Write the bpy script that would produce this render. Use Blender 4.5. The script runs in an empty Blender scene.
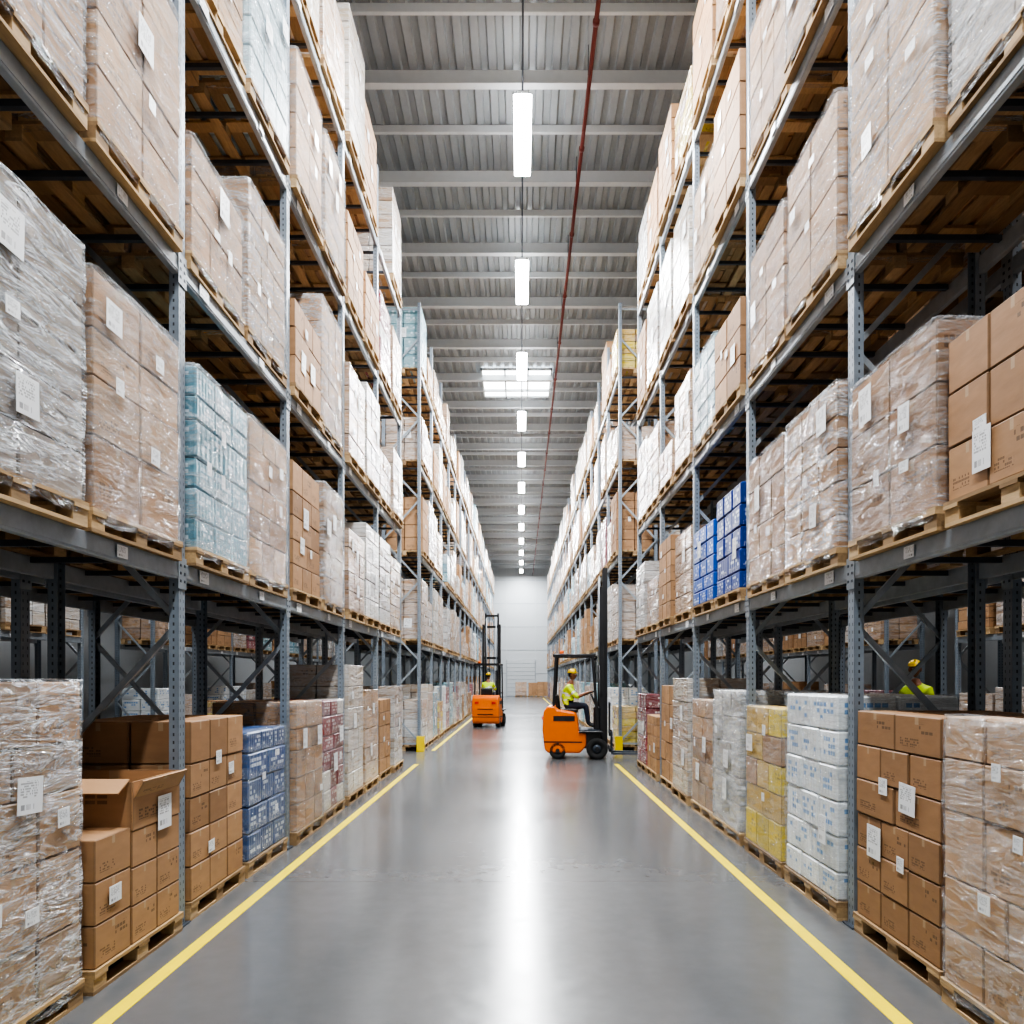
import bpy, math, random
from mathutils import Vector, Matrix, noise
random.seed(7)
scene = bpy.context.scene
COL = scene.collection
F = 772.0
XL, XR = -2.6, 2.53

def lin(r, g, b):
    def c(v):
        v /= 255.0
        return v/12.92 if v <= 0.04045 else ((v+0.055)/1.055)**2.4
    return (c(r), c(g), c(b))

# ------------------------------------------------------------------ materials
def new_mat(name):
    m = bpy.data.materials.new(name); m.use_nodes = True
    nt = m.node_tree
    for n in list(nt.nodes): nt.nodes.remove(n)
    out = nt.nodes.new('ShaderNodeOutputMaterial')
    return m, nt, out

def setin(nt, sock, v):
    if v is None: return
    if isinstance(v, bpy.types.NodeSocket): nt.links.new(v, sock)
    else:
        if sock.type == 'RGBA' and len(v) == 3: v = (*v, 1)
        sock.default_value = v

def M(nt, op, a, b=None, c=None, clamp=False):
    n = nt.nodes.new('ShaderNodeMath'); n.operation = op; n.use_clamp = clamp
    setin(nt, n.inputs[0], a); setin(nt, n.inputs[1], b)
    if c is not None: setin(nt, n.inputs[2], c)
    return n.outputs[0]

def mixc(nt, f, a, b, mode='MIX'):
    n = nt.nodes.new('ShaderNodeMix'); n.data_type = 'RGBA'; n.blend_type = mode
    setin(nt, n.inputs[0], f); setin(nt, n.inputs[6], a); setin(nt, n.inputs[7], b)
    return n.outputs[2]

def princ(nt, out, **kw):
    p = nt.nodes.new('ShaderNodeBsdfPrincipled')
    for k, v in kw.items():
        setin(nt, p.inputs[k.replace('_', ' ')], v)
    nt.links.new(p.outputs[0], out.inputs[0])
    return p

def texnoise(nt, vec, scale, detail=3, rough=0.5, dist=0.0):
    n = nt.nodes.new('ShaderNodeTexNoise')
    if vec is not None: nt.links.new(vec, n.inputs['Vector'])
    n.inputs['Scale'].default_value = scale; n.inputs['Detail'].default_value = detail
    n.inputs['Roughness'].default_value = rough; n.inputs['Distortion'].default_value = dist
    return n.outputs[0]

def objcoord(nt, scale=(1,1,1), rot=(0,0,0), rnd=True):
    tc = nt.nodes.new('ShaderNodeTexCoord')
    v = tc.outputs['Object']
    if rnd:
        oi = nt.nodes.new('ShaderNodeObjectInfo')
        add = nt.nodes.new('ShaderNodeVectorMath'); add.operation = 'ADD'
        nt.links.new(v, add.inputs[0])
        mm = M(nt, 'MULTIPLY', oi.outputs['Random'], 37.0)
        nt.links.new(mm, add.inputs[1]); v = add.outputs[0]
    mp = nt.nodes.new('ShaderNodeMapping')
    nt.links.new(v, mp.inputs[0])
    mp.inputs['Scale'].default_value = scale; mp.inputs['Rotation'].default_value = rot
    return mp.outputs[0]

def maprange(nt, v, a, b, c, d):
    n = nt.nodes.new('ShaderNodeMapRange'); n.clamp = True
    setin(nt, n.inputs[0], v)
    for i, x in enumerate((a, b, c, d)): setin(nt, n.inputs[i+1], x)
    return n.outputs[0]

def bump(nt, h, strength=0.3, dist=0.02):
    n = nt.nodes.new('ShaderNodeBump'); n.inputs['Strength'].default_value = strength
    n.inputs['Distance'].default_value = dist
    nt.links.new(h, n.inputs['Height']); return n.outputs[0]

def attr(nt):
    a = nt.nodes.new('ShaderNodeAttribute'); a.attribute_name = 'tint'
    return a.outputs['Color'], a.outputs['Alpha']

def uvsep(nt):
    u = nt.nodes.new('ShaderNodeUVMap'); u.uv_map = 'UVMap'
    s = nt.nodes.new('ShaderNodeSeparateXYZ'); nt.links.new(u.outputs[0], s.inputs[0])
    return s.outputs[0], s.outputs[1]

def band(nt, x, lo, hi):
    return M(nt, 'MULTIPLY', M(nt, 'GREATER_THAN', x, lo), M(nt, 'LESS_THAN', x, hi))

def textmask(nt, u, v, rnd, cols, rows, reg, dens=0.4):
    su = M(nt, 'MULTIPLY', u, cols); sv = M(nt, 'MULTIPLY', v, rows)
    cx = nt.nodes.new('ShaderNodeCombineXYZ')
    nt.links.new(M(nt, 'FLOOR', su), cx.inputs[0]); nt.links.new(M(nt, 'FLOOR', sv), cx.inputs[1])
    setin(nt, cx.inputs[2], rnd)
    wn = nt.nodes.new('ShaderNodeTexWhiteNoise'); nt.links.new(cx.outputs[0], wn.inputs[0])
    m1 = M(nt, 'GREATER_THAN', wn.outputs[0], dens)
    m2 = M(nt, 'GREATER_THAN', M(nt, 'FRACT', sv), 0.35)
    m3 = M(nt, 'GREATER_THAN', M(nt, 'FRACT', su), 0.18)
    m = M(nt, 'MULTIPLY', M(nt, 'MULTIPLY', m1, m2), m3)
    m = M(nt, 'MULTIPLY', m, band(nt, u, reg[0], reg[1]))
    return M(nt, 'MULTIPLY', m, band(nt, v, reg[2], reg[3]))

def mat_simple(name, col, rough=0.5, metal=0.0, nscale=8, var=0.12, bumpk=0.0, emis=0):
    m, nt, out = new_mat(name)
    n = texnoise(nt, objcoord(nt, rnd=False), nscale, 2)
    d = tuple(max(0, c*(1-var)) for c in col); e = tuple(min(1, c*(1+var)) for c in col)
    c = mixc(nt, n, d, e)
    kw = dict(Base_Color=c, Roughness=rough, Metallic=metal)
    if bumpk: kw['Normal'] = bump(nt, n, bumpk, 0.01)
    p = princ(nt, out, **kw)
    if emis:
        p.inputs['Emission Color'].default_value = (*col, 1); p.inputs['Emission Strength'].default_value = emis
    return m

FILMC = (0.62, 0.66, 0.70)
def film_pattern(nt, detail=4):
    """folds of stretch film: broad clear areas, thin milky creases"""
    n1 = texnoise(nt, objcoord(nt, (0.9, 0.9, 5.0), (0.06, 0.05, 0)), 1.9, detail, 0.68, 0.8)
    n2 = texnoise(nt, objcoord(nt, (0.8, 0.8, 3.2), (0.75, 0.6, 0)), 2.0, detail, 0.62, 1.4)
    c1 = M(nt, 'SUBTRACT', 1.0, M(nt, 'MULTIPLY', M(nt, 'ABSOLUTE', M(nt, 'SUBTRACT', n1, 0.5)), 15.0), None, True)
    c2 = M(nt, 'SUBTRACT', 1.0, M(nt, 'MULTIPLY', M(nt, 'ABSOLUTE', M(nt, 'SUBTRACT', n2, 0.5)), 20.0), None, True)
    s = M(nt, 'MAXIMUM', M(nt, 'POWER', c1, 1.5), M(nt, 'POWER', c2, 1.5))
    haze = maprange(nt, n1, 0.44, 0.74, 0.0, 1.0)
    h = M(nt, 'ADD', n1, M(nt, 'MULTIPLY', n2, 0.8))
    return s, haze, h

def film_blend(nt, base, film):
    s, haze, h = film_pattern(nt, 3)
    al = M(nt, 'MULTIPLY', M(nt, 'ADD', M(nt, 'ADD', M(nt, 'MULTIPLY', s, .45), M(nt, 'MULTIPLY', haze, .48)), .1), film, None, True)
    base = mixc(nt, al, base, FILMC)
    return base, 0.2, bump(nt, h, 0.8, 0.035)

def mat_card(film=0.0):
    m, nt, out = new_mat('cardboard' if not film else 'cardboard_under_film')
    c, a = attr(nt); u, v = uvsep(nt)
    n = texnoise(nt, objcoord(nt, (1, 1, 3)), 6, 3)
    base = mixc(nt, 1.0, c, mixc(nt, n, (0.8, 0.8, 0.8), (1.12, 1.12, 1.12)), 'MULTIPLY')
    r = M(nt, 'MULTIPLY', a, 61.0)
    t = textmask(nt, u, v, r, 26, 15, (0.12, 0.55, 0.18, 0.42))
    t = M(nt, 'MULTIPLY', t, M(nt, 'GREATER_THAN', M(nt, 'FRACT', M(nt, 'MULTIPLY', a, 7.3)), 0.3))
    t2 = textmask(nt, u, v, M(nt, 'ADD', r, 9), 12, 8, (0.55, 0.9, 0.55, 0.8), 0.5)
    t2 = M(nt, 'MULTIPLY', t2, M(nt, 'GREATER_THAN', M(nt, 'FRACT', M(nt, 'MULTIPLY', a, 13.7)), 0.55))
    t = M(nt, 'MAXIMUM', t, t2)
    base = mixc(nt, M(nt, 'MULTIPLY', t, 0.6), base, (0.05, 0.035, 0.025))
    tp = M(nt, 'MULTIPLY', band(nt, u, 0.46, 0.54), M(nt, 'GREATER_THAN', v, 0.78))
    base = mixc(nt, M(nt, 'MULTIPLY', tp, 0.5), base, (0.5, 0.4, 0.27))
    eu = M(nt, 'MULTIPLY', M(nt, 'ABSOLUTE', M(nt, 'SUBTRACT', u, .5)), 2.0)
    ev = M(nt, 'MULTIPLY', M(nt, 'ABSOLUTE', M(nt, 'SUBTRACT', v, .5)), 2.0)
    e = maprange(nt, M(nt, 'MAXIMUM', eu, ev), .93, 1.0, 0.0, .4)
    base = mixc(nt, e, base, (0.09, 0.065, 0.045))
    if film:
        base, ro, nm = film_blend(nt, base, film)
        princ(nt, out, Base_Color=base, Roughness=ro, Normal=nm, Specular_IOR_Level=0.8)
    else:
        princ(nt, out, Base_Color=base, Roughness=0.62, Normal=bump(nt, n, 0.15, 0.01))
    return m

def mat_pack(name, ink, lo=0.5, film=0.0):
    m, nt, out = new_mat(name)
    c, a = attr(nt); u, v = uvsep(nt)
    r = M(nt, 'MULTIPLY', a, 31.0)
    t = textmask(nt, u, v, r, 8, 5, (0.1, 0.9, 0.25, 0.8), lo)
    t2 = textmask(nt, u, v, M(nt, 'ADD', r, 5), 30, 18, (0.08, 0.92, 0.05, 0.3), 0.5)
    base = mixc(nt, M(nt, 'MULTIPLY', t, 0.8), c, ink)
    base = mixc(nt, M(nt, 'MULTIPLY', t2, 0.6), base, (0.7, 0.7, 0.7))
    if film:
        base, ro, nm = film_blend(nt, base, film)
        princ(nt, out, Base_Color=base, Roughness=ro, Normal=nm)
    else:
        w = M(nt, 'SINE', M(nt, 'MULTIPLY', u, 38.0))
        princ(nt, out, Base_Color=base, Roughness=0.35, Normal=bump(nt, w, 0.2, 0.01))
    return m

def mat_wrap():
    m, nt, out = new_mat('stretch_film')
    c, a = attr(nt)
    sepc = nt.nodes.new('ShaderNodeSeparateColor'); nt.links.new(c, sepc.inputs[0])
    amt = sepc.outputs[0]
    s, haze, h = film_pattern(nt, 5)
    al = M(nt, 'ADD', M(nt, 'ADD', M(nt, 'MULTIPLY', s, .55), M(nt, 'MULTIPLY', haze, .4)), .09)
    al = M(nt, 'MULTIPLY', al, amt, None, True)
    p = nt.nodes.new('ShaderNodeBsdfPrincipled')
    p.inputs['Base Color'].default_value = (*FILMC, 1)
    p.inputs['Roughness'].default_value = 0.12
    p.inputs['Specular IOR Level'].default_value = 1.0
    nt.links.new(bump(nt, h, 1.0, 0.08), p.inputs['Normal'])
    tr = nt.nodes.new('ShaderNodeBsdfTransparent')
    mx = nt.nodes.new('ShaderNodeMixShader')
    nt.links.new(al, mx.inputs[0]); nt.links.new(tr.outputs[0], mx.inputs[1]); nt.links.new(p.outputs[0], mx.inputs[2])
    nt.links.new(mx.outputs[0], out.inputs[0])
    return m

def mat_label():
    m, nt, out = new_mat('paper_label')
    c, a = attr(nt); u, v = uvsep(nt)
    r = M(nt, 'MULTIPLY', a, 31.0)
    t = textmask(nt, u, v, r, 22, 14, (0.1, 0.8, 0.45, 0.9), 0.45)
    su = M(nt, 'FLOOR', M(nt, 'MULTIPLY', u, 40))
    wn = nt.nodes.new('ShaderNodeTexWhiteNoise'); wn.noise_dimensions = '1D'
    nt.links.new(su, wn.inputs['W'])
    b = M(nt, 'MULTIPLY', M(nt, 'GREATER_THAN', wn.outputs[0], 0.5), M(nt, 'MULTIPLY', band(nt, v, 0.12, 0.27), band(nt, u, 0.12, 0.7)))
    base = mixc(nt, M(nt, 'MULTIPLY', M(nt, 'MAXIMUM', t, b), 0.6), (0.82, 0.84, 0.86), (0.06, 0.06, 0.07))
    princ(nt, out, Base_Color=base, Roughness=0.4)
    return m

def mat_wood():
    m, nt, out = new_mat('pallet_wood')
    c, a = attr(nt)
    n = texnoise(nt, objcoord(nt, (8, 1.2, 8)), 6, 3, 0.6, 0.5)
    base = mixc(nt, 1.0, c, mixc(nt, n, (0.55, 0.52, 0.48), (1.2, 1.17, 1.12)), 'MULTIPLY')
    princ(nt, out, Base_Color=base, Roughness=0.8)
    return m

def mat_steel(name, col, holes=False, metal=0.12):
    m, nt, out = new_mat(name)
    n = texnoise(nt, objcoord(nt, rnd=False), 9, 3, 0.6)
    base = mixc(nt, n, tuple(x*0.7 for x in col), tuple(x*1.2 for x in col))
    if holes:
        u, v = uvsep(nt)
        fu = M(nt, 'ABSOLUTE', M(nt, 'SUBTRACT', M(nt, 'FRACT', M(nt, 'MULTIPLY', u, 2)), 0.5))
        fv = M(nt, 'ABSOLUTE', M(nt, 'SUBTRACT', M(nt, 'FRACT', v), 0.5))
        h = M(nt, 'MULTIPLY', M(nt, 'LESS_THAN', fu, 0.09), M(nt, 'LESS_THAN', fv, 0.2))
        base = mixc(nt, M(nt, 'MULTIPLY', h, .85), base, (0.015, 0.016, 0.018))
    princ(nt, out, Base_Color=base, Roughness=0.4, Metallic=metal)
    return m

def mat_floor():
    m, nt, out = new_mat('polished_concrete')
    v = objcoord(nt, rnd=False)
    n1 = texnoise(nt, v, 0.4, 4, 0.5); n2 = texnoise(nt, v, 7, 4, 0.6)
    s = M(nt, 'ADD', M(nt, 'MULTIPLY', n1, 0.7), M(nt, 'MULTIPLY', n2, 0.3))
    base = mixc(nt, maprange(nt, s, 0.3, 0.7, 0, 1), (0.108, 0.112, 0.116), (0.138, 0.142, 0.146))
    sep = nt.nodes.new('ShaderNodeSeparateXYZ'); nt.links.new(v, sep.inputs[0])
    fy = M(nt, 'FRACT', M(nt, 'DIVIDE', M(nt, 'ADD', sep.outputs[1], 100.8), 6.0))
    j = M(nt, 'LESS_THAN', fy, 0.0014)
    base = mixc(nt, M(nt, 'MULTIPLY', j, 0.55), base, (0.04, 0.04, 0.04))
    ro = M(nt, 'ADD', maprange(nt, n2, 0.3, 0.7, 0.165, 0.225), maprange(nt, n1, 0.35, 0.65, 0.0, 0.04))
    princ(nt, out, Base_Color=base, Roughness=ro, Normal=bump(nt, n1, 0.04, 0.02), Specular_IOR_Level=0.65)
    return m

CARD, WRAP, LABEL, WOOD = mat_card(), mat_wrap(), mat_label(), mat_wood()
BLUEPK = mat_pack('printed_pack_blue', lin(225, 235, 245), 0.62)
WATER = mat_pack('printed_pack_water', lin(60, 140, 205), 0.62)
REDPK = mat_pack('printed_pack_red', lin(235, 230, 225), 0.5)
_fc = {}
def filmed(mat, amt):
    k = (mat.name, round(amt, 2))
    if k not in _fc:
        if mat is CARD: _fc[k] = mat_card(amt)
        elif mat is BLUEPK: _fc[k] = mat_pack('filmed_pack_blue', lin(225, 235, 245), 0.62, amt)
        elif mat is WATER: _fc[k] = mat_pack('filmed_pack_water', lin(60, 140, 205), 0.62, amt)
        else: _fc[k] = mat_pack('filmed_pack_red', lin(235, 230, 225), 0.5, amt)
    return _fc[k]
GALV = mat_steel('galvanised_steel', lin(158, 167, 175))
UPR = mat_steel('perforated_steel', lin(138, 149, 160), True)
DARKST = mat_steel('dark_steel', lin(70, 78, 88))
BLACK = mat_simple('black_paint', (0.018, 0.018, 0.02), 0.4)
RUBBER = mat_simple('tyre_rubber', (0.02, 0.02, 0.02), 0.8)
ORANGE = mat_simple('orange_paint', lin(228, 112, 20), 0.32, var=0.05)
YELLOW = mat_simple('safety_yellow', lin(235, 205, 0), 0.5, var=0.08)
LINEY = mat_simple('floor_line_paint', lin(238, 214, 10), 0.4, var=0.1, nscale=5)
WHITEP = mat_simple('white_panel', lin(190, 195, 198), 0.5, var=0.04)
CEIL = mat_simple('roof_decking', lin(152, 158, 162), 0.5, 0.15, var=0.06)
PURL = mat_simple('purlin_paint', lin(192, 197, 200), 0.45, var=0.05)
REDPIPE = mat_simple('sprinkler_pipe_paint', lin(105, 42, 38), 0.4)
SKIN = mat_simple('skin', lin(140, 92, 66), 0.5, var=0.06)
HIVIS = mat_simple('hivis_yellow', lin(205, 235, 20), 0.6, var=0.06)
HIVISO = mat_simple('hivis_orange', lin(250, 110, 30), 0.6, var=0.06)
REFL = mat_simple('reflective_tape', lin(215, 218, 220), 0.3, 0.3)
CLOTH = mat_simple('dark_cloth', lin(32, 38, 52), 0.85, var=0.15)
HELMET = mat_simple('helmet_shell', lin(245, 205, 20), 0.3, var=0.03)
LIP = mat_simple('lip', lin(120, 62, 52), 0.5)
EYEW = mat_simple('eye_white', (0.8, 0.8, 0.8), 0.3)
HAIR = mat_simple('hair', (0.015, 0.012, 0.01), 0.7)
TAIL = mat_simple('tail_lamp', (.6, .02, .01), 0.3)
GLOW = mat_simple('led_diffuser', (1.0, 1.0, 1.0), 0.4, emis=22, var=0)
SKYGL = mat_simple('skylight_glazing', (0.93, 0.97, 1.0), 0.4, emis=5, var=0.02)
FLOOR = mat_floor()

# ------------------------------------------------------------------ mesh builder
def _chamf():
    idx = {}
    vs = []
    for a in range(3):
        for sx in (-1, 1):
            for sy in (-1, 1):
                for sz in (-1, 1):
                    idx[(a, sx, sy, sz)] = len(vs); vs.append((a, (sx, sy, sz)))
    fs = []
    for a in range(3):
        b, c = (a+1) % 3, (a+2) % 3
        for s in (-1, 1):
            q = []
            for (p, r) in ((-1, -1), (1, -1), (1, 1), (-1, 1)):
                k = [0, 0, 0]; k[a] = s; k[b] = p; k[c] = r
                q.append(idx[(a, *k)])
            if s < 0: q.reverse()
            fs.append((q, 'f', a))
    for a in range(3):
        b, c = (a+1) % 3, (a+2) % 3
        for sb in (-1, 1):
            for sc in (-1, 1):
                k1 = [0]*3; k1[a] = -1; k1[b] = sb; k1[c] = sc
                k2 = list(k1); k2[a] = 1
                q = [idx[(b, *k1)], idx[(b, *k2)], idx[(c, *k2)], idx[(c, *k1)]]
                if sb*sc > 0: q.reverse()
                fs.append((q, 'e', a))
    for sx in (-1, 1):
        for sy in (-1, 1):
            for sz in (-1, 1):
                q = [idx[(i, sx, sy, sz)] for i in range(3)]
                if sx*sy*sz < 0: q.reverse()
                fs.append((q, 'c', 0))
    out = []
    for q, t, a in fs:
        P = []
        for i in q:
            ax, s = vs[i]
            P.append(Vector([s[j]*(1.0 if j == ax else 0.8) for j in range(3)]))
        n = (P[1]-P[0]).cross(P[2]-P[1])
        ctr = sum(P, Vector())/len(P)
        if n.dot(ctr) < 0: q = q[::-1]
        out.append((q, t, a))
    return vs, out
CH_V, CH_F = _chamf()
BX_F = [((0,3,2,1),2),((4,5,6,7),2),((0,1,5,4),1),((2,3,7,6),1),((1,2,6,5),0),((3,0,4,7),0)]

class MB:
    def __init__(s):
        s.v = []; s.f = []; s.m = []; s.uv = []; s.c = []; s.sm = []; s.mats = []
    def mi(s, mat):
        if mat not in s.mats: s.mats.append(mat)
        return s.mats.index(mat)
    def face(s, idx, mat, uvs=None, col=(1,1,1,1), smooth=False):
        s.f.append(tuple(idx)); s.m.append(s.mi(mat)); s.c.append(col); s.sm.append(smooth)
        s.uv.extend(uvs if uvs else [(0.0, 0.0)]*len(idx))
    def box(s, c, size, mat, col=(1,1,1,1), bev=0.0, mtx=None, uvs=(1,1)):
        h = [x/2 for x in size]; c = Vector(c); b0 = len(s.v)
        def put(p):
            p = Vector(p)
            if mtx is not None: p = mtx @ p
            s.v.append(tuple(c+p))
        def uvof(p, a):
            if a == 0: u, v = p[1]/size[1]+.5, p[2]/size[2]+.5
            elif a == 1: u, v = p[0]/size[0]+.5, p[2]/size[2]+.5
            else: u, v = .5, .5
            return (u*uvs[0], v*uvs[1])
        if bev <= 0:
            P = [(-h[0],-h[1],-h[2]),(h[0],-h[1],-h[2]),(h[0],h[1],-h[2]),(-h[0],h[1],-h[2]),
                 (-h[0],-h[1],h[2]),(h[0],-h[1],h[2]),(h[0],h[1],h[2]),(-h[0],h[1],h[2])]
            for p in P: put(p)
            for q, a in BX_F:
                s.face([b0+i for i in q], mat, [uvof(P[i], a) for i in q], col)
        else:
            P = []
            for ax, sg in CH_V:
                p = [sg[j]*(h[j]-(0 if j == ax else bev)) for j in range(3)]
                P.append(p); put(p)
            for q, t, a in CH_F:
                s.face([b0+i for i in q], mat, [uvof(P[i], a) for i in q] if t == 'f' else None, col)
    def bar(s, p1, p2, w, h, mat, col=(1,1,1,1), bev=0.0):
        p1, p2 = Vector(p1), Vector(p2); d = p2-p1; L = d.length
        q = d.to_track_quat('X', 'Z').to_matrix()
        s.box((p1+p2)/2, (L, w, h), mat, col, bev, q)
    def cyl(s, p1, p2, r, mat, seg=12, col=(1,1,1,1), r2=None, caps=True):
        p1, p2 = Vector(p1), Vector(p2); r2 = r if r2 is None else r2
        q = (p2-p1).to_track_quat('Z', 'Y').to_matrix(); b = len(s.v)
        for i in range(seg):
            a = 2*math.pi*i/seg; o = q @ Vector((math.cos(a), math.sin(a), 0))
            s.v.append(tuple(p1+o*r)); s.v.append(tuple(p2+o*r2))
        for i in range(seg):
            j = (i+1) % seg
            s.face([b+2*i, b+2*j, b+2*j+1, b+2*i+1], mat, None, col, True)
        if caps:
            s.face([b+2*i for i in range(seg)][::-1], mat, None, col)
            s.face([b+2*i+1 for i in range(seg)], mat, None, col)
    def revolve(s, c, axis, prof, mat, seg=24, col=(1,1,1,1)):
        q = Vector(axis).to_track_quat('Z', 'Y').to_matrix(); c = Vector(c); b = len(s.v); n = len(prof)
        for i in range(seg):
            a = 2*math.pi*i/seg
            for (t, r) in prof:
                s.v.append(tuple(c + q @ Vector((math.cos(a)*r, math.sin(a)*r, t))))
        for i in range(seg):
            j = (i+1) % seg
            for k in range(n-1):
                s.face([b+i*n+k, b+j*n+k, b+j*n+k+1, b+i*n+k+1], mat, None, col, True)
    def prism(s, pts, y0, y1, mat, col=(1,1,1,1)):
        b = len(s.v); n = len(pts)
        for (x, z) in pts: s.v.append((x, y0, z))
        for (x, z) in pts: s.v.append((x, y1, z))
        s.face([b+i for i in range(n)], mat, None, col)
        s.face([b+n+i for i in range(n)][::-1], mat, None, col)
        for i in range(n):
            j = (i+1) % n
            s.face([b+i, b+n+i, b+n+j, b+j], mat, None, col)
    def sphere(s, c, r, mat, seg=16, ring=10, fn=None, zmin=-1.0):
        b = len(s.v); c = Vector(c)
        rows = []
        for k in range(ring+1):
            th = math.pi*k/ring
            rows.append([])
            for i in range(seg):
                a = 2*math.pi*i/seg
                p = Vector((math.sin(th)*math.cos(a), math.sin(th)*math.sin(a), max(zmin, math.cos(th))))
                p = Vector((p.x*r[0], p.y*r[1], p.z*r[2]))
                if fn: p = fn(p)
                rows[-1].append(len(s.v)); s.v.append(tuple(c+p))
        for k in range(ring):
            for i in range(seg):
                j = (i+1) % seg
                s.face([rows[k][i], rows[k+1][i], rows[k+1][j], rows[k][j]], mat, None, (1,1,1,1), True)
    def addmesh(s, me, matfn):
        b = len(s.v)
        for v in me.vertices: s.v.append(tuple(v.co))
        for p in me.polygons:
            s.face([b+i for i in p.vertices], matfn(p.center), None, (1,1,1,1), True)
    def mesh(s, name):
        me = bpy.data.meshes.new(name)
        me.from_pydata(s.v, [], s.f)
        for m in s.mats: me.materials.append(m)
        me.polygons.foreach_set('material_index', s.m)
        me.polygons.foreach_set('use_smooth', s.sm)
        uv = me.uv_layers.new(name='UVMap')
        flat = [x for p in s.uv for x in p]
        uv.data.foreach_set('uv', flat)
        at = me.attributes.new('tint', 'FLOAT_COLOR', 'FACE')
        at.data.foreach_set('color', [x for c in s.c for x in c])
        me.update()
        return me
    def obj(s, name, parent=None):
        return add_obj(name, s.mesh(name), parent)

def add_obj(name, data, parent=None, loc=(0,0,0), rz=0.0):
    o = bpy.data.objects.new(name, data); COL.objects.link(o)
    o.location = loc; o.rotation_euler = (0, 0, rz)
    if parent is not None: o.parent = parent
    return o

# ------------------------------------------------------------------ pallet loads
R = random.Random(11)
def jit(c, k=0.08, rr=None):
    f = 1+R.uniform(-k, k)
    return (min(1, c[0]*f), min(1, c[1]*f), min(1, c[2]*f), R.random())

def pallet(mb, W=1.2, D=1.0):
    wc = [lin(188, 160, 122), lin(158, 132, 100), lin(198, 172, 136)]
    w = lambda: jit(R.choice(wc), 0.14)
    for x in (-D/2+.06, 0, D/2-.06):
        mb.box((x, 0, .011), (.1, W, .022), WOOD, w())
        for y in (-W/2+.0725, 0, W/2-.0725):
            mb.box((x, y, .061), (.1, .145, .078), WOOD, w())
    for y in (-W/2+.0725, 0, W/2-.0725):
        mb.box((0, y, .111), (D, .145, .022), WOOD, w())
    n = 6
    for i in range(n):
        x = -D/2+.06+(D-.12)*i/(n-1)
        mb.box((x, 0, .133), (.118, W, .022), WOOD, w())

BR1, BR2, BR3 = lin(178, 140, 104), lin(162, 125, 91), lin(188, 152, 116)
KINDS = {
 'plain':  ([BR1, BR2, BR1], CARD, 0.0),
 'bwrap':  ([BR1, BR2, BR3], CARD, 0.55),
 'bheavy': ([BR1, BR3, lin(172, 142, 114)], CARD, 0.85),
 'white':  ([lin(190, 172, 150), lin(208, 203, 196), lin(176, 150, 122)], CARD, 1.0),
 'grey':   ([lin(160, 147, 136), lin(186, 178, 170), lin(148, 130, 112)], CARD, 1.0),
 'teal':   ([lin(120, 165, 175), lin(175, 195, 202), lin(100, 148, 164)], BLUEPK, 0.6),
 'blue':   ([lin(28, 75, 160), lin(35, 90, 180), lin(20, 60, 140)], BLUEPK, 0.0),
 'navy':   ([lin(45, 55, 85), lin(70, 110, 150), lin(60, 90, 140)], BLUEPK, 0.35),
 'red':    ([lin(120, 35, 45), lin(200, 195, 190), lin(140, 45, 50)], REDPK, 0.4),
 'water':  ([lin(215, 222, 226), lin(225, 230, 232)], WATER, 0.4),
 'yellow': ([BR1, lin(204, 170, 90), lin(215, 190, 60)], CARD, 0.45),
}
def shell(mb, W, D, z0, z1, amt, seed):
    hx, hy = D/2, W/2
    cr = .03
    path = []
    def side(p, q, n):
        for i in range(n):
            t = i/n; path.append((p[0]+(q[0]-p[0])*t, p[1]+(q[1]-p[1])*t))
    side((hx, -hy+cr), (hx, hy-cr), 14); side((hx, hy-cr), (hx-cr, hy), 1)
    side((hx-cr, hy), (-hx+cr, hy), 12); side((-hx+cr, hy), (-hx, hy-cr), 1)
    side((-hx, hy-cr), (-hx, -hy+cr), 14); side((-hx, -hy+cr), (-hx+cr, -hy), 1)
    side((-hx+cr, -hy), (hx-cr, -hy), 12); side((hx-cr, -hy), (hx, -hy+cr), 1)
    n = len(path); nr = 22; b = len(mb.v)
    for k in range(nr+2):
        for (x, y) in path:
            z = z0+(z1-z0)*min(k, nr)/nr
            if k == nr+1:
                x *= 0.82; y *= 0.84; z += 0.004
            else:
                d = noise.noise(Vector((x*6+seed, y*6, z*9)))*0.014
                if k == 0: d -= .01; z += noise.noise(Vector((x*7, y*7, seed)))*0.03
                L = math.hypot(x, y); x += x/L*d; y += y/L*d
            mb.v.append((x, y, z))
    for k in range(nr+1):
        for i in range(n):
            j = (i+1) % n
            mb.face([b+k*n+i, b+k*n+j, b+(k+1)*n+j, b+(k+1)*n+i], WRAP, None, (amt, amt, amt, 1), True)

def label(mb, face, y, z, w, h, D, W, off):
    a = R.uniform(-.05, .05)
    c = (0.9, 0.9, 0.9, R.random())
    if face == 'x':  mb.box((D/2+off, y, z), (.003, w, h), LABEL, c, 0, Matrix.Rotation(a, 3, 'X'))
    else:
        s = 1 if face == '+y' else -1
        mb.box((y*.8, s*(W/2+off), z), (w, .003, h), LABEL, c, 0, Matrix.Rotation(a, 3, 'Y'))

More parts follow.
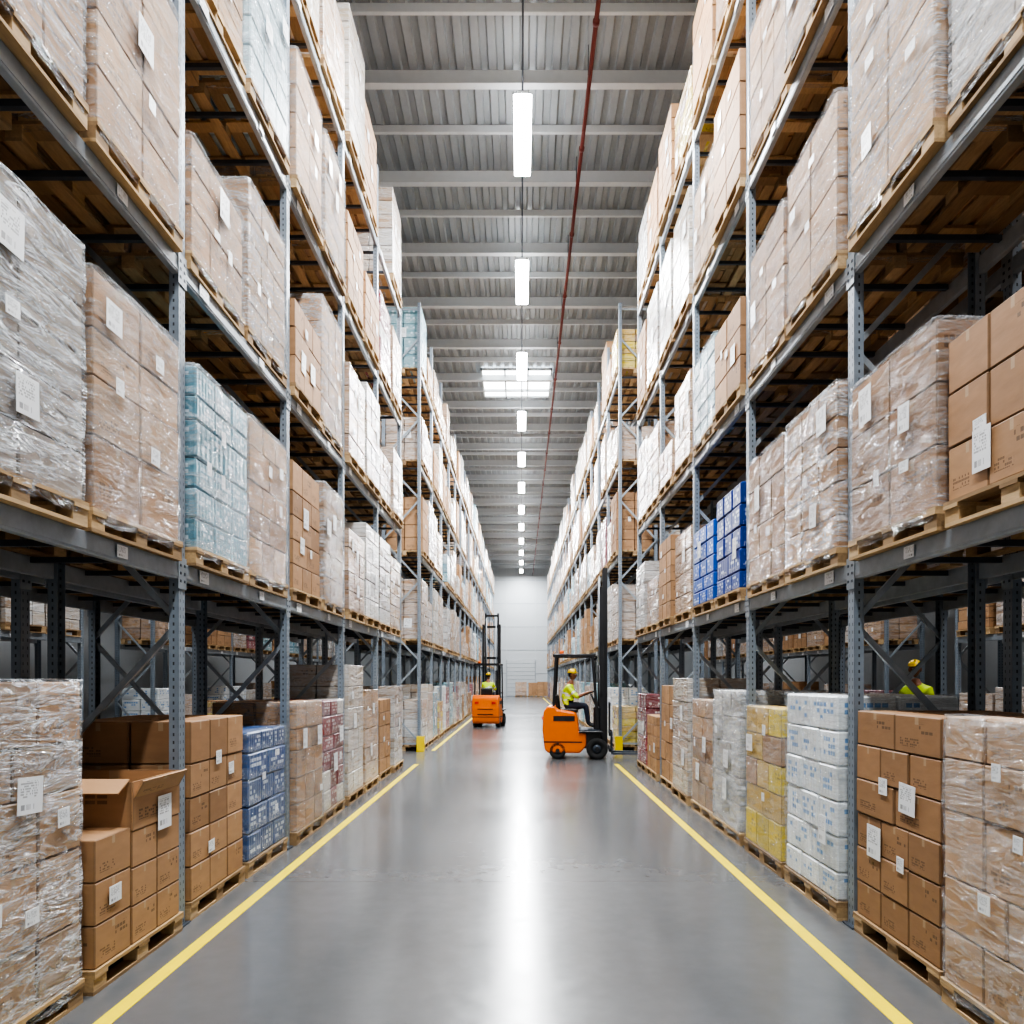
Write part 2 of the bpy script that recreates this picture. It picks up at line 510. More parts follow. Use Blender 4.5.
def make_load(kind, H, ny=3, nx=2, nz=5, step=0, nl=None, seed=0, near=False):
    cols, mat, amt = KINDS[kind]
    mb = MB(); pallet(mb)
    W, D = 1.16 + R.uniform(-.05, .02), .97
    # uneven layer heights: mixed carton sizes on a pallet
    hs = [R.choice((1.0, 1.0, 1.25, .8)) if R.random() < .5 else 1.0 for _ in range(nz)]
    tot = sum(hs); hs = [(H-.144)*q/tot for q in hs]
    cols = [R.choice(cols)] if R.random() < .5 else cols
    bev = .007 if mat is CARD else .014
    if amt > 0 and not near: mat = filmed(mat, amt)
    zc = .144
    for k in range(nz):
        hb = hs[k]
        nyk = ny if (k % 2 == 0 or ny < 3) else ny-(1 if R.random() < .4 and not step else 0)
        lc = R.choice(cols)
        for j in range(nyk):
            if step and k >= nz-step and j >= nyk-1-(k-(nz-step)): continue
            for i in range(nx):
                if R.random() < .3: lc = R.choice(cols)
                w, d = W/nyk, D/nx
                mb.box((-D/2+d*(i+.5)+R.uniform(-.005, .005), -W/2+w*(j+.5)+R.uniform(-.003, .003), zc+hb/2),
                       (d-.012, w-.012, hb-.006), mat, jit(lc, .13), bev)
        zc += hb
    off = .005
    if amt > 0 and near:
        shell(mb, W+.03, D+.03, .07, H+.012, amt, seed*3.1+R.random()*9); off = .028
    if nl is None: nl = R.randint(2, 4)
    zs = H-.144
    used = []
    for q in range(nl):
        w, h = (R.uniform(.14, .21), R.uniform(.17, .26)) if R.random() < .4 else (R.uniform(.07, .13), R.uniform(.06, .12))
        f = 'x' if q < nl*.6 else R.choice(['+y', '-y'])
        for _t in range(12):
            yy, zz = R.uniform(-.4, .4), .144+zs*R.uniform(.25, .85)*(.7 if step else 1)
            if all(abs(yy-a) > .27 or abs(zz-b) > .3 for a, b in used): break
        used.append((yy, zz))
        label(mb, f, yy, zz, w, h, D, W, off)
        if f != 'x': label(mb, '-y' if f == '+y' else '+y', R.uniform(-.38, .38), .144+zs*R.uniform(.3, .8), w, h, D, W, off)
    return mb.mesh(NAMES[kind])

NAMES = {'plain':'carton_pallet_load','bwrap':'wrapped_carton_pallet','bheavy':'wrapped_carton_pallet','white':'film_wrapped_pallet_load',
 'grey':'film_wrapped_pallet_load','teal':'teal_carton_pallet','blue':'blue_carton_pallet','navy':'drinks_carton_pallet','red':'red_carton_pallet',
 'water':'bottled_water_pallet','yellow':'yellow_carton_pallet'}

POOL = []
for kind, cnt in (('plain', 7), ('bwrap', 9), ('bheavy', 8), ('white', 6), ('grey', 3), ('teal', 2), ('water', 1), ('red', 1), ('blue', 1), ('yellow', 1)):
    for i in range(cnt):
        H = R.uniform(1.15, 1.78)
        POOL.append((kind, make_load(kind, H, R.choice((2, 3, 3)), 2, R.choice((4, 5, 5, 6)), seed=i)))
TALL = [(k, make_load(k, R.uniform(1.85, 2.1), 3, 2, 6, seed=i)) for i, k in enumerate(('white', 'bheavy', 'bwrap', 'white', 'grey', 'plain'))]
LOWP = [(k, make_load(k, R.uniform(.75, 1.2), 3, 2, 3, seed=i)) for i, k in enumerate(('plain', 'plain', 'bwrap', 'white', 'bheavy', 'teal'))]
MIXED = POOL + [p for p in POOL if p[0] in ('red', 'water', 'teal', 'yellow', 'blue')]*2 + \
    [('navy', make_load('navy', 1.4, 3, 2, 5)), ('red', make_load('red', 1.3, 3, 2, 6)), ('yellow', make_load('yellow', 1.5, 3, 2, 6))]

def open_top_load():
    mb = MB(); pallet(mb)
    c = lambda: jit(BR1, .08)
    for k in range(3):
        for i in range(2):
            mb.box((.485-.24-.485*i, -.36, .144+.26*(k+.5)), (.475, .42, .255), CARD, c(), .006)
    for k in range(3):
        for i in range(2):
            for j in range(2):
                mb.box((.485-.24-.485*i, .04+.35*j, .144+.25*(k+.5)), (.475, .34, .245), CARD, c(), .006)
    z0 = .144+.75
    for (cx, cy, sx, sy) in ((.0, -.13, .96, .012), (.0, .56, .96, .012), (.48, .215, .012, .69), (-.48, .215, .012, .69)):
        mb.box((cx, cy, z0+.16), (sx, sy, .32), CARD, c())
    mb.box((.515, .215, z0+.27), (.012, .66, .13), CARD, c(), 0, Matrix.Rotation(.5, 3, 'Y'))
    mb.box((.0, -.2, z0+.3), (.93, .17, .01), CARD, c(), 0, Matrix.Rotation(.45, 3, 'X'))
    for i in range(2):
        for j in range(2): mb.box((-.23+.46*i, .04+.33*j, z0+.1), (.44, .31, .2), CARD, c(), .01)
    mb.box((.497, .3, .95), (.003, .2, .24), LABEL, (1, 1, 1, .3))
    mb.box((.495, -.36, .55), (.003, .14, .11), LABEL, (1, 1, 1, .6))
    mb.box((.1, -.575, .6), (.16, .003, .11), LABEL, (1, 1, 1, .8))
    return mb.mesh('open_carton_pallet')

LEV = [0.0, 2.78, 5.1, 7.45, 9.85]
LEFT = {
 (0,0,0):('bheavy',1.88,3,5,0),(0,1,0):('plain',1.56,3,5,0),(0,1,1):('navy',1.38,3,5,0),(0,2,0):('bwrap',1.62,3,5,0),(0,2,1):('red',1.6,3,6,0),
 (0,3,0):('white',2.1,3,6,0),(0,3,1):('bwrap',1.7,2,5,0),(0,4,0):('plain',1.5,3,5,0),
 (1,0,0):('grey',1.62,2,5,0),(1,0,1):('bwrap',1.6,2,4,0),(1,1,0):('teal',1.58,3,6,0),(1,1,1):('bwrap',1.62,3,5,0),
 (1,2,0):('plain',1.6,3,5,0),(1,2,1):('bheavy',1.68,3,5,0),(1,3,0):('bwrap',1.35,3,4,0),(1,3,1):('white',1.7,3,5,0),
 (2,0,0):('bheavy',1.6,3,5,0),(2,0,1):('bwrap',1.7,2,4,0),(2,1,0):('bwrap',1.08,3,3,0),(2,1,1):('bheavy',1.56,3,5,0),(2,2,0):('plain',1.12,3,3,0),
 (2,2,1):('bheavy',1.78,3,5,0),(2,3,0):('bwrap',1.5,2,4,0),(2,3,1):('white',1.7,3,5,0),
 (3,2,0):('bwrap',1.6,2,4,0),(3,1,1):('teal',1.7,3,5,0),(3,2,1):('bheavy',1.6,3,5,0),(3,3,0):('plain',1.4,3,5,0),
}
RIGHT = {
 (0,0,0):('bwrap',1.68,3,5,0),(0,0,1):('plain',1.66,3,6,0),(0,1,0):('water',1.76,3,6,0),(0,1,1):('yellow',1.6,3,5,0),
 (0,2,0):('white',1.75,3,5,0),(0,2,1):('bwrap',1.6,3,5,0),(0,3,0):('white',1.9,3,5,0),
 (1,0,0):('plain',1.08,3,3,1),(1,0,1):('bwrap',1.27,2,3,0),(1,1,0):('bheavy',1.45,3,5,0),(1,1,1):('bwrap',1.45,3,4,0),
 (1,2,0):('blue',1.36,3,5,0),(1,2,1):('blue',1.2,3,5,0),(1,3,0):('bwrap',1.4,3,4,0),(1,3,1):('plain',1.5,3,5,0),
 (2,0,0):('grey',1.7,2,4,0),(2,0,1):('bheavy',1.75,2,4,0),(2,1,0):('bwrap',1.42,2,4,0),(2,1,1):('bwrap',1.36,2,4,0),
 (2,2,0):('plain',1.15,2,3,0),(2,2,1):('teal',1.3,3,5,0),(2,3,0):('bwrap',1.4,3,4,0),
 (3,1,0):('bheavy',1.6,2,4,0),(3,1,1):('bwrap',1.5,3,4,0),(3,2,0):('plain',1.6,2,4,0),(3,2,1):('bwrap',1.4,3,4,0),
}
for t in (LEFT, RIGHT):
    for n_, key in enumerate(list(t.keys())):
        k, H, ny, nz, st = t[key]
        t[key] = (k, make_load(k, H, ny, 2, nz, st, nl=(6 if key[1] == 0 else 5) if k not in ('blue',) else 1, seed=n_, near=key[1] <= 2))
LEFT[(0,0,1)] = ('plain', open_top_load())

BAY = 2.7
stock = bpy.data.objects.new('stored_pallet_stock', None); COL.objects.link(stock)
RR = random.Random(5)
def fill(ystart, nb, xf, sgn, table=None, top=True, ground=(POOL, 1.0), parent=None, skip=0.05, b0=0):
    for b in range(nb):
        for lv, z in enumerate(LEV):
            for s in (0, 1):
                key = (lv, b+b0, s)
                y = ystart+BAY*b+BAY/2+(-.645 if s == 0 else .645)
                x = xf - sgn*(.5-.05)
                if table and key in table: kind, me = table[key]; nm = me.name.split('.')[0]
                else:
                    if lv == 0:
                        if RR.random() > ground[1]: continue
                        kind, me = RR.choice(ground[0])
                    else:
                        if RR.random() < skip: continue
                        pool = POOL if lv < 4 else POOL+TALL
                        if RR.random() < .18: pool = LOWP
                        kind, me = RR.choice(pool)
                        if kind in ('water', 'blue', 'red', 'yellow') and RR.random() < .6: kind, me = RR.choice(POOL)
                    nm = me.name.split('.')[0]
                add_obj(nm, me, parent, (x+RR.uniform(-.03, .03), y+RR.uniform(-.015, .015), z),
                        (0 if sgn > 0 else math.pi)+RR.uniform(-.012, .012))

# ------------------------------------------------------------------ racks
def rack(name, ystart, nb, xf, sgn, top=11.2, guard=False):
    mb = MB(); dep = 1.0
    xa, xb = xf-sgn*.04, xf-sgn*(dep-.04)
    for i in range(nb+1):
        y = ystart+BAY*i
        for k, x in enumerate((xa, xb)):
            o = sgn if k == 0 else -sgn
            mb.box((x+o*.036, y, top/2), (.006, .108, top), UPR, uvs=(1, top/.06))
            mb.box((x, y-.051, top/2), (.07, .006, top), UPR, uvs=(.5, top/.06))
            mb.box((x, y+.051, top/2), (.07, .006, top), UPR, uvs=(.5, top/.06))
            mb.box((x, y, .006), (.14, .18, .012), DARKST)
            mb.cyl((x+.05, y-.07, .01), (x+.05, y-.07, .035), .012, GALV, 6)
        z = .25; f = 0
        while z+1.1 < top:
            za, zb = (z, z+1.0) if f == 0 else (z+1.0, z)
            mb.bar((xa, y, za), (xb, y, zb), .03, .045, GALV)
            z += 1.05; f ^= 1
        for z in (.2, top-.15): mb.bar((xa, y, z), (xb, y, z), .03, .045, GALV)
        if guard and i == 0:
            mb.box((xf+sgn*.09, y-.0, .2), (.012, .2, .4), YELLOW, bev=.004)
            mb.box((xf+sgn*.0, y-.12, .2), (.18, .012, .4), YELLOW, bev=.004)
    for i in range(nb):
        y0, y1 = ystart+BAY*i+.054, ystart+BAY*(i+1)-.054; yc = (y0+y1)/2
        for z in LEV[1:]:
            for k, x in enumerate((xa, xb)):
                o = sgn if k == 0 else -sgn
                mb.box((x+o*.012, yc, z-.065), (.05, y1-y0, .13), GALV, bev=.004)
                mb.box((x+o*.0385, yc, z-.095), (.006, y1-y0, .03), GALV)
                for yy in (y0-.02, y1+.02):
                    mb.box((x+o*.043, yy, z-.08), (.006, .07, .24), GALV, bev=.001)
                    for dz in (-.06, 0, .06): mb.box((x+o*.047, yy, z-.08+dz), (.004, .022, .02), DARKST)
            for yy in (yc-1.0, yc-.3, yc+.3, yc+1.0):
                mb.box(((xa+xb)/2, yy, z-.03), (dep-.14, .04, .04), DARKST)
            mb.box((xf+sgn*.008, yc-.95, z-.06), (.004, .18, .1), LABEL, (1, 1, 1, (i*.37+z) % 1))
            mb.box((xf+sgn*.008, yc+.45, z-.06), (.004, .13, .08), LABEL, (1, 1, 1, (i*.61+z) % 1))
    return mb.obj(name)

Y0 = 0.52
for sgn, xf, tab in ((1, XL, LEFT), (-1, XR, RIGHT)):
    s = -sgn
    rack('pallet_rack', Y0, 6, xf, sgn)
    rack('pallet_rack', 20.0, 20, xf, sgn, 11.6, guard=True)
    xb = xf + s*2.2
    rack('pallet_rack', Y0, 6, xb, -sgn)
    rack('pallet_rack', 20.0, 6, xb, -sgn)
    xc = xf + s*6.9
    rack('pallet_rack', Y0, 6, xc, sgn)
    rack('pallet_rack', 20.0, 8, xc, sgn)
    fill(Y0, 6, xf, sgn, tab, ground=(MIXED, 1.0), b0=-1, skip=.08)
    fill(20.0, 20, xf, sgn, None, parent=stock, ground=(MIXED+TALL, 1.0), skip=.07)
    fill(Y0, 6, xb, -sgn, None, parent=stock, ground=(LOWP, .8), skip=.12)
    fill(20.0, 6, xb, -sgn, None, parent=stock, ground=(POOL, .8), skip=.1)
    fill(Y0, 6, xc, sgn, None, parent=stock, ground=(POOL, .95), skip=.1)
    fill(20.0, 8, xc, sgn, None, parent=stock, ground=(POOL, .95), skip=.1)

for x, y, i in ((1.3, 77.6, 0), (.0, 77.8, 8), (2.2, 76.4, 2)):
    add_obj('carton_pallet_load', POOL[i][1], None, (x, y, 0), math.pi/2)

# ------------------------------------------------------------------ building
YB, YE, XW, CZ = -9.0, 80.0, 15.0, 13.4
mb = MB(); mb.box((0, (YB+YE)/2, -.1), (2*XW, YE-YB, .2), FLOOR); mb.obj('floor')
mb = MB(); mb.box((0, YE+.1, CZ/2), (2*XW, .2, CZ), WHITEP)
for z in (2.4, 4.8, 7.2, 9.6, 12.0): mb.box((0, YE-.01, z), (2*XW, .03, .04), GALV)
for x in range(-14, 15, 3): mb.box((x+.5, YE-.02, CZ/2), (.12, .05, CZ), PURL)
mb.obj('wall_far')
mb = MB(); mb.box((0, YE-.1, 1.9), (3.0, .06, 3.8), GALV)
for k in range(9): mb.box((0, YE-.14, .25+.42*k), (2.9, .03, .38), WHITEP, bev=.008)
mb.obj('door_1')
mb = MB(); mb.box((0, YB-.1, CZ/2), (2*XW, .2, CZ), WHITEP); mb.obj('wall_near')
mb = MB(); mb.box((-XW-.1, (YB+YE)/2, CZ/2), (.2, YE-YB, CZ), WHITEP); mb.obj('wall_left')
mb = MB(); mb.box((XW+.1, (YB+YE)/2, CZ/2), (.2, YE-YB, CZ), WHITEP); mb.obj('wall_right')
mb = MB(); x = -XW; P = []
while x < XW:
    P += [(x, CZ), (x+.13, CZ), (x+.16, CZ+.06), (x+.27, CZ+.06)]; x += .3
for (px, pz) in P: mb.v += [(px, YB, pz), (px, YE, pz)]
for i in range(len(P)-1): mb.face([2*i, 2*i+1, 2*i+3, 2*i+2], CEIL)
mb.box((0, (YB+YE)/2, CZ+.2), (2*XW+.4, YE-YB+.4, .1), CEIL)
mb.obj('ceiling')
mb = MB(); y = YB+.4; k = 0
while y < YE:
    if k % 2 == 0:
        mb.box((0, y, CZ-.15), (2*XW, .02, .28), PURL); mb.box((0, y, CZ-.3), (2*XW, .16, .02), PURL)
    else:
        mb.box((0, y, CZ-.08), (2*XW, .02, .14), PURL); mb.box((0, y+.03, CZ-.15), (2*XW, .07, .015), PURL)
    y += 1.45; k += 1
mb.obj('roof_purlins')
mb = MB()
mb.box((-.17, 29.9, CZ-.05), (2.6, 2.7, .04), SKYGL)
for dx in (-1.3, -.43, .43, 1.3): mb.box((-.17+dx, 29.9, CZ-.09), (.06, 2.8, .08), WHITEP)
for dy in (-1.37, 1.37): mb.box((-.17, 29.9+dy, CZ-.09), (2.66, .06, .08), WHITEP)
mb.obj('window_1')
mb = MB(); mb.cyl((1.22, YB, 12.55), (1.22, YE, 12.55), .038, REDPIPE, 12)
y = 2.0
while y < YE:
    mb.cyl((1.22, y, 12.55), (1.22, y, CZ-.02), .01, DARKST, 6); mb.cyl((1.22, y+1, 12.55), (1.22, y+1, 12.42), .012, REDPIPE, 6)
    mb.cyl((1.22, y+1.5, 12.55), (1.22, y+1.58, 12.55), .055, REDPIPE, 12)
    y += 3.0
mb.obj('sprinkler_pipe')

LZ = 12.55
def fixture():
    mb = MB()
    mb.box((0, 0, .05), (.2, 2.2, .07), WHITEP, bev=.01)
    mb.box((0, 0, -.02), (.34, 2.25, .07), GLOW, bev=.02)
    for y in (-.85, .85): mb.cyl((0, y, .08), (0, y, CZ-LZ-.05), .006, DARKST, 6)
    return mb.mesh('led_light')
fx = fixture()
def lamp(x, y, P):
    o = add_obj('led_light', fx, None, (x, y, LZ))
    L = bpy.data.lights.new('led_emitter', 'AREA'); L.shape = 'RECTANGLE'; L.size = .32; L.size_y = 2.2; L.energy = P
    L.color = (.95, .975, 1.0)
    l = bpy.data.objects.new('led_emitter', L); COL.objects.link(l); l.parent = o; l.location = (0, 0, -.06)
for k in range(-3, 12): lamp(.03, 15.2+5.6*k, 800)
for sx in (-7.0, 7.0):
    for k in range(-2, 6): lamp(sx, 15.2+7*k, 380)
mb = MB(); mb.cyl((.03, YB, 12.8), (.03, YE, 12.8), .018, DARKST, 8); mb.obj('lighting_conduit')

for nm, x, ya, yb in (('floor_marking_line', -2.3, -6, 17.0), ('floor_marking_line', -2.3, 20.2, 74), ('floor_marking_line', 2.1, -6, 17.0), ('floor_marking_line', 2.1, 20.2, 74)):
    mb = MB(); mb.box((x, (ya+yb)/2, .0015), (.1, yb-ya, .003), LINEY); mb.obj(nm)

# ------------------------------------------------------------------ people
def skin_mesh(verts, edges, radii, root=0, sub=2):
    me = bpy.data.meshes.new('tmp'); me.from_pydata(verts, edges, []); o = bpy.data.objects.new('tmp', me); COL.objects.link(o)
    o.modifiers.new('s', 'SKIN'); sm = o.modifiers.new('d', 'SUBSURF'); sm.levels = sub; sm.render_levels = sub
    bpy.context.view_layer.update()
    if not me.skin_vertices:
        bpy.context.view_layer.objects.active = o
        bpy.ops.mesh.customdata_skin_add()
    for i, r in enumerate(radii):
        sv = me.skin_vertices[0].data[i]; sv.radius = r if isinstance(r, tuple) else (r, r); sv.use_root = (i == root)
    o.update_tag(); bpy.context.view_layer.update()
    dg = bpy.context.evaluated_depsgraph_get()
    m2 = bpy.data.meshes.new_from_object(o.evaluated_get(dg))
    bpy.data.objects.remove(o)
    return m2

def person(name, J, headc, yaw, vest, handdir, curl=1.0, parent=None, loc=(0,0,0), rz=0.0):
    names = list(J.keys()); idx = {n: i for i, n in enumerate(names)}
    K = 1.25
    verts = [J[n][0] for n in names]
    radii = [(tuple(q*K for q in J[n][1]) if isinstance(J[n][1], tuple) else (J[n][1]*K, J[n][1]*K)) if n[:2] not in ('pa', 'wr') else J[n][1] for n in names]
    E = [('pelvis','spine'),('spine','chest'),('chest','uchest'),('uchest','neck'),('neck','head')]
    for s in 'LR':
        E += [('uchest','sh'+s),('sh'+s,'el'+s),('el'+s,'wr'+s),('wr'+s,'pa'+s),('pelvis','hi'+s),('hi'+s,'kn'+s),('kn'+s,'an'+s),('an'+s,'to'+s)]
    me = skin_mesh(verts, [(idx[a], idx[b]) for a, b in E], radii, idx['pelvis'])
    def segd(p, a, b):
        a, b = Vector(J[a][0]), Vector(J[b][0]); d = b-a
        t = max(0, min(1, (p-a).dot(d)/max(1e-6, d.length_squared))); return (p-(a+d*t)).length
    sz, cz = J['spine'][0][2], J['chest'][0][2]
    def mf(p):
        best = min(E, key=lambda e: segd(p, *e)); a, b = best
        if b in ('head',) or b == 'neck' and p.z > J['neck'][0][2]-.03: return SKIN
        if b[:2] == 'pa': return SKIN
        if b[:2] == 'wr': return SKIN if (p-Vector(J[a][0])).length > .06 else vest
        if b[:2] == 'el':
            t = (p-Vector(J[a][0])).length
            return REFL if .15 < t < .19 else vest
        if b[:2] in ('kn', 'an'): return CLOTH
        if b[:2] == 'to': return BLACK
        if b[:2] == 'hi': return CLOTH if p.z < J['pelvis'][0][2]+.03 else vest
        if abs(p.z-sz) < .025 or abs(p.z-cz+.02) < .025: return REFL
        return vest
    mb = MB(); mb.addmesh(me, mf)
    H = Vector(headc); ry = Matrix.Rotation(yaw, 3, 'Z')
    def hf(p):
        q = p.copy()
        if q.z < 0:
            k = -q.z/.12; q.y *= 1-.35*k
            if q.x < 0: q.x *= 1-.3*k
        if q.x > .06 and abs(q.y) < .022 and -.045 < q.z < .012: q.x += .02*(1-abs(q.y)/.022)*(1 if q.z < -.01 else .5)
        if q.x > .05 and .012 < abs(q.y) < .05 and 0 < q.z < .028: q.x -= .007
        return ry @ q
    mb.sphere(H, (.095, .077, .12), SKIN, 28, 20, hf)
    for s in (-1, 1):
        mb.sphere(H+ry@Vector((.078, .031*s, .012)), (.012, .013, .009), EYEW, 8, 6)
        mb.sphere(H+ry@Vector((.088, .031*s, .012)), (.004, .006, .006), HAIR, 8, 6)
        mb.sphere(H+ry@Vector((-.005, .078*s, -.005)), (.022, .012, .033), SKIN, 10, 8, lambda p: ry @ p)
        mb.bar(H+ry@Vector((.089, .016*s, .033)), H+ry@Vector((.08, .048*s, .033)), .006, .006, HAIR)
    mb.sphere(H+ry@Vector((.082, 0, -.06)), (.008, .024, .008), LIP, 10, 6, lambda p: ry @ p)
    mb.sphere(H+ry@Vector((-.012, 0, .01)), (.093, .08, .105), HAIR, 16, 12, lambda p: ry @ (p if p.x < .02 else Vector((.02, p.y, p.z))), -.5)
    mb.sphere(H+ry@Vector((-.003, 0, .045)), (.118, .1, .1), HELMET, 22, 12, lambda p: ry @ p, 0.0)
    mb.sphere(H+ry@Vector((.055, 0, .046)), (.1, .085, .012), HELMET, 18, 6, lambda p: ry @ p)
    mb.bar(H+ry@Vector((-.1, 0, .09)), H+ry@Vector((.09, 0, .1)), .03, .1, HELMET, bev=.012)
    for s in 'LR':
        pa = Vector(J['pa'+s][0]); wr = Vector(J['wr'+s][0]); f = (pa-wr).normalized()
        up = Vector(handdir[s]).normalized()
        side = f.cross(up).normalized(); up = side.cross(f).normalized()
        inn = 1 if side.dot(Vector((0, -1 if s == 'L' else 1, 0))) > 0 else -1
        base = pa
        for k, (o, L, rr) in enumerate(((.030, .075, .0095), (.010, .083, .0098), (-.010, .078, .0095), (-.029, .062, .0085))):
            p0 = base+side*(o*inn)*.8; p1 = base+side*(o*inn)+f*.035
            pts = [p0, p1]; ang = .25*curl
            for q, fr in enumerate((.45, .32, .25)):
                d = (f*math.cos(ang)-up*math.sin(ang)); pts.append(pts[-1]+d*L*fr); ang += .75*curl
            m = skin_mesh([tuple(p) for p in pts], [(i, i+1) for i in range(len(pts)-1)], [rr*1.05, rr, rr*.95, rr*.88, rr*.75], 0, 1)
            mb.addmesh(m, lambda p: SKIN)
        t0 = base-f*.02+side*.02*inn; t1 = base+f*.01+side*.048*inn-up*.01; t2 = t1+f*.03-up*.018*curl+side*.008*inn; t3 = t2+f*.024-up*.014*curl
        m = skin_mesh([tuple(t0), tuple(t1), tuple(t2), tuple(t3)], [(0, 1), (1, 2), (2, 3)], [.013, .012, .0105, .009], 0, 1)
        mb.addmesh(m, lambda p: SKIN)
    me = mb.mesh(name)
    return add_obj(name, me, parent, loc, rz)

def sym(d):
    J = {}
    for k, (p, r) in d.items():
        if k.startswith('_'):
            J[k[1:]+'L'] = (p, r); J[k[1:]+'R'] = ((p[0], -p[1], p[2]), r)
        else: J[k] = (p, r)
    return J

DR = sym({'pelvis':((-.40,0,1.24),(.15,.13)),'spine':((-.41,0,1.38),(.15,.13)),'chest':((-.38,0,1.55),(.165,.14)),'uchest':((-.36,0,1.66),(.12,.10)),
 'neck':((-.33,0,1.76),.055),'head':((-.30,0,1.87),.055),'_sh':((-.36,.185,1.665),.064),'_el':((-.17,.26,1.44),.047),'_wr':((.04,.175,1.54),.031),
 '_pa':((.105,.165,1.565),(.036,.022)),'_hi':((-.36,.095,1.22),.09),'_kn':((.04,.14,1.24),.062),'_an':((.10,.14,.80),.042),'_to':((.26,.15,.75),.036)})

# ------------------------------------------------------------------ forklift
def forklift(loc, rz, driver=True, lift=.12):
    E = bpy.data.objects.new('forklift', None); COL.objects.link(E); E.location = loc; E.rotation_euler = (0, 0, rz)
    w = .52
    mb = MB()
    pts = [(-.93,.22),(-.86,.14),(-.1,.14),(.05,.3),(.05,.62),(-.12,.66),(-.16,1.02),(-.22,1.1),(-.62,1.16),(-.68,1.24),(-.86,1.24),(-.95,1.12),(-.98,.7)]
    mb.prism(pts, -w, w, ORANGE)
    o = mb.obj('counterweight', E); bv = o.modifiers.new('b', 'BEVEL'); bv.width = .045; bv.segments = 3; bv.limit_method = 'ANGLE'
    mb = MB()
    mb.box((.15,0,.45), (.5,.98,.4), BLACK, bev=.02)
    mb.box((.05,0,.67), (.62,1.0,.04), DARKST)
    mb.box((.3,0,.95), (.16,.8,.55), BLACK, bev=.03)
    mb.box((-.47,w+.003,.95), (.5,.01,.12), BLACK); mb.box((-.47,-w-.003,.95), (.5,.01,.12), BLACK)
    mb.box((-.5,0,.4), (.9,1.05,.03), BLACK)
    for s in (-1,1):
        mb.box((-.985, .33*s, .95), (.02,.16,.09), TAIL, bev=.008)
        mb.box((-.975, 0, .6+.1*s), (.02,.6,.03), BLACK)
        mb.box((.15, w*s, .64), (.55,.14,.05), BLACK, bev=.015)
    mb.obj('chassis', E)
    mb = MB()
    mb.box((-.38,0,1.12), (.46,.46,.10), BLACK, bev=.03)
    mb.box((-.64,0,1.32), (.1,.44,.38), BLACK, bev=.04, mtx=Matrix.Rotation(-.12,3,'Y'))
    mb.obj('seat', E)
    mb = MB()
    mb.cyl((.3,0,1.2), (.16,0,1.52), .025, BLACK, 10)
    ax = Vector((-.4,0,1)).normalized(); c = Vector((.13,0,1.54)); q = ax.to_track_quat('Z','Y').to_matrix(); n = 24
    pr = [c+q@Vector((.165*math.cos(2*math.pi*i/n), .165*math.sin(2*math.pi*i/n), 0)) for i in range(n)]
    for i in range(n): mb.cyl(pr[i], pr[(i+1) % n], .014, BLACK, 8)
    for i in (0, 8, 16): mb.cyl(c, pr[i], .01, BLACK, 6)
    for k in range(3): mb.cyl((.28,-.2-.06*k,1.2), (.24,-.2-.06*k,1.4), .01, BLACK, 6); mb.sphere((.24,-.2-.06*k,1.41), (.02,.02,.02), BLACK, 8, 6)
    mb.obj('steering', E)
    mb = MB()
    for s in (-1,1):
        y = .46*s
        mb.bar((-.72,y,1.2), (-.66,y,2.42), .05,.06, BLACK, bev=.01)
        mb.bar((.33,y,.7), (.2,y,2.42), .05,.06, BLACK, bev=.01)
        mb.bar((-.72,y,2.43), (.26,y,2.43), .06,.07, BLACK, bev=.01)
    for i in range(7): mb.box((-.66+.14*i,0,2.44), (.03,.92,.05), BLACK)
    mb.box((.24,0,2.43), (.06,.96,.07), BLACK); mb.box((-.7,0,2.43), (.06,.96,.07), BLACK)
    mb.cyl((-.55,.3,2.47), (-.55,.3,2.57), .05, HIVISO, 12)
    mb.obj('overhead_guard', E)
    mb = MB()
    for s in (-1,1):
        for (x, yy, z1) in ((.42, .36, 4.0), (.49, .28, 4.45)):
            mb.box((x, yy*s, (z1+.15)/2+.05), (.11,.02,z1-.15), BLACK); mb.box((x-.05, (yy-.025)*s, (z1+.15)/2+.05), (.015,.06,z1-.15), BLACK); mb.box((x+.05, (yy-.025)*s, (z1+.15)/2+.05), (.015,.06,z1-.15), BLACK)
        mb.cyl((.36,.2*s,.3), (.36,.2*s,2.2), .04, BLACK, 10); mb.cyl((.36,.2*s,2.2), (.36,.2*s,4.3), .022, GALV, 10)
        mb.box((.45,.1*s,2.4), (.02,.03,3.9), DARKST)
    for z in (.35, 1.5, 2.7, 3.95): mb.box((.4,0,z), (.05,.74,.09), BLACK)
    for z in (.45, 4.4): mb.box((.49,0,z), (.05,.56,.08), BLACK)
    mb.obj('mast', E)
    mb = MB()
    for z in (lift+.05, lift+.42): mb.box((.6,0,z+.05), (.05,.95,.09), BLACK, bev=.008)
    for i in range(6): mb.box((.6,-.42+.168*i,lift+.8), (.025,.025,.75), BLACK)
    mb.box((.6,0,lift+1.18), (.03,.9,.04), BLACK)
    for s in (-1,1):
        mb.box((.65,.26*s,lift+.25), (.04,.11,.55), DARKST, bev=.006)
        mb.prism([(.64,lift-.03),(1.78,lift-.005),(1.78,lift+.005),(.67,lift+.02)], .26*s-.055, .26*s+.055, DARKST)
    mb.obj('fork_carriage', E)
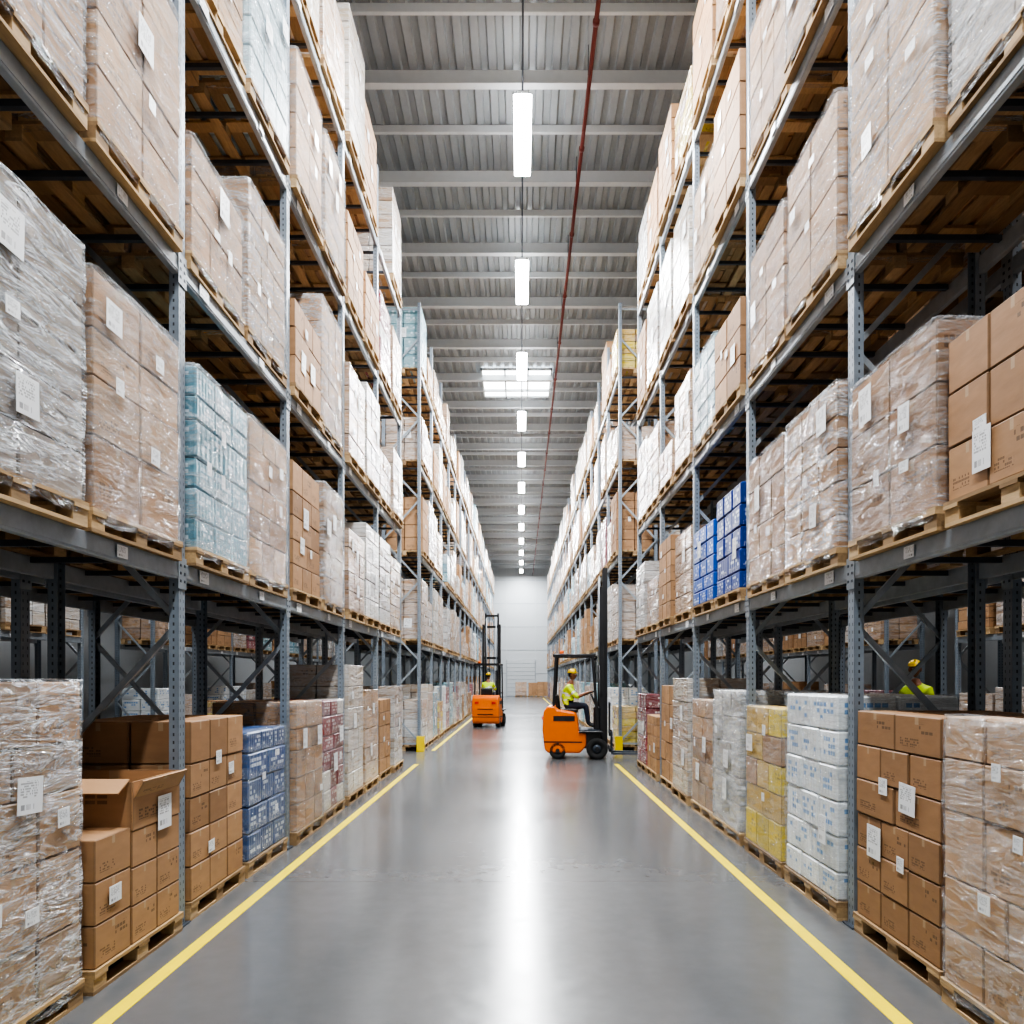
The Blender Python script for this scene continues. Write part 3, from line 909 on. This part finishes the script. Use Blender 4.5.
    for i, (x, y, r, t) in enumerate(((.3,.47,.25,.2),(.3,-.47,.25,.2),(-.62,.44,.2,.16),(-.62,-.44,.2,.16))):
        mb = MB(); h = t/2
        mb.revolve((x,y,r), (0,1,0), [(-h*.7,.01),(-h*.7,r*.5),(-h,r*.58),(-h,r*.9),(-h*.8,r),(h*.8,r),(h,r*.9),(h,r*.58),(h*.7,r*.5),(h*.7,.01)], RUBBER, 28)
        s = 1 if y > 0 else -1
        mb.revolve((x,y+s*h*.75,r), (0,1,0), [(-.01,.0),(-.01,r*.4),(.01,r*.38),(.012,.0)], DARKST, 20)
        mb.cyl((x,y+s*h*.7,r), (x,y+s*(h+.01),r), .05, BLACK, 10)
        mb.obj('wheel_%d' % (i+1), E)
    if driver:
        p = person('forklift_driver', DR, (-.285,0,1.975), -.25, HIVIS, {'L': (-.25, .1, 1), 'R': (-.25, -.1, 1)}, 1.0)
        p.location = loc; p.rotation_euler = (0, 0, rz)
    return E
forklift((1.52, 18.55, 0), math.radians(-5))
forklift((-1.24, 30.6, 0), math.radians(82))

WK = sym({'pelvis':((0,0,.95),(.15,.12)),'spine':((0,0,1.1),(.14,.11)),'chest':((0,0,1.3),(.165,.115)),'uchest':((0,0,1.43),(.12,.09)),
 'neck':((.01,0,1.52),.055),'head':((.02,0,1.62),.055),'_sh':((0,.185,1.43),.06),'_el':((.0,.25,1.15),.045),'_wr':((.13,.24,.93),.031),
 '_pa':((.19,.235,.88),(.036,.022)),'_hi':((0,.095,.92),.09),'_kn':((.02,.11,.5),.062),'_an':((-.01,.12,.1),.042),'_to':((.14,.13,.045),.036)})
mb = MB(); pallet(mb, 1.2, 1.0); step_me = mb.mesh('empty_pallet')
add_obj('empty_pallet', step_me, None, (5.9, 11.5, 0), .3)
add_obj('empty_pallet', step_me, None, (5.9, 11.5, .145), .27)
person('warehouse_worker', WK, (.03,0,1.74), .5, HIVIS, {'L': (.2, .6, .6), 'R': (.2, -.6, .6)}, .5, None, (5.86, 11.45, .29), math.radians(215))

# ------------------------------------------------------------------ world, camera
w = bpy.data.worlds.new('World'); scene.world = w; w.use_nodes = True
w.node_tree.nodes['Background'].inputs[0].default_value = (.8, .88, 1, 1)
w.node_tree.nodes['Background'].inputs[1].default_value = .5
cam = bpy.data.cameras.new('camera'); co = bpy.data.objects.new('camera', cam); COL.objects.link(co)
co.location = (0, 0, 1.9); co.rotation_euler = (math.pi/2, 0, 0)
cam.sensor_width = 36; cam.lens = 36*F/1024; cam.shift_x = -9/1024; cam.shift_y = 166/1024
cam.clip_end = 300
scene.camera = co
try:
    scene.view_settings.view_transform = 'AgX'; scene.view_settings.look = 'AgX - High Contrast'
except Exception as e: print(e)
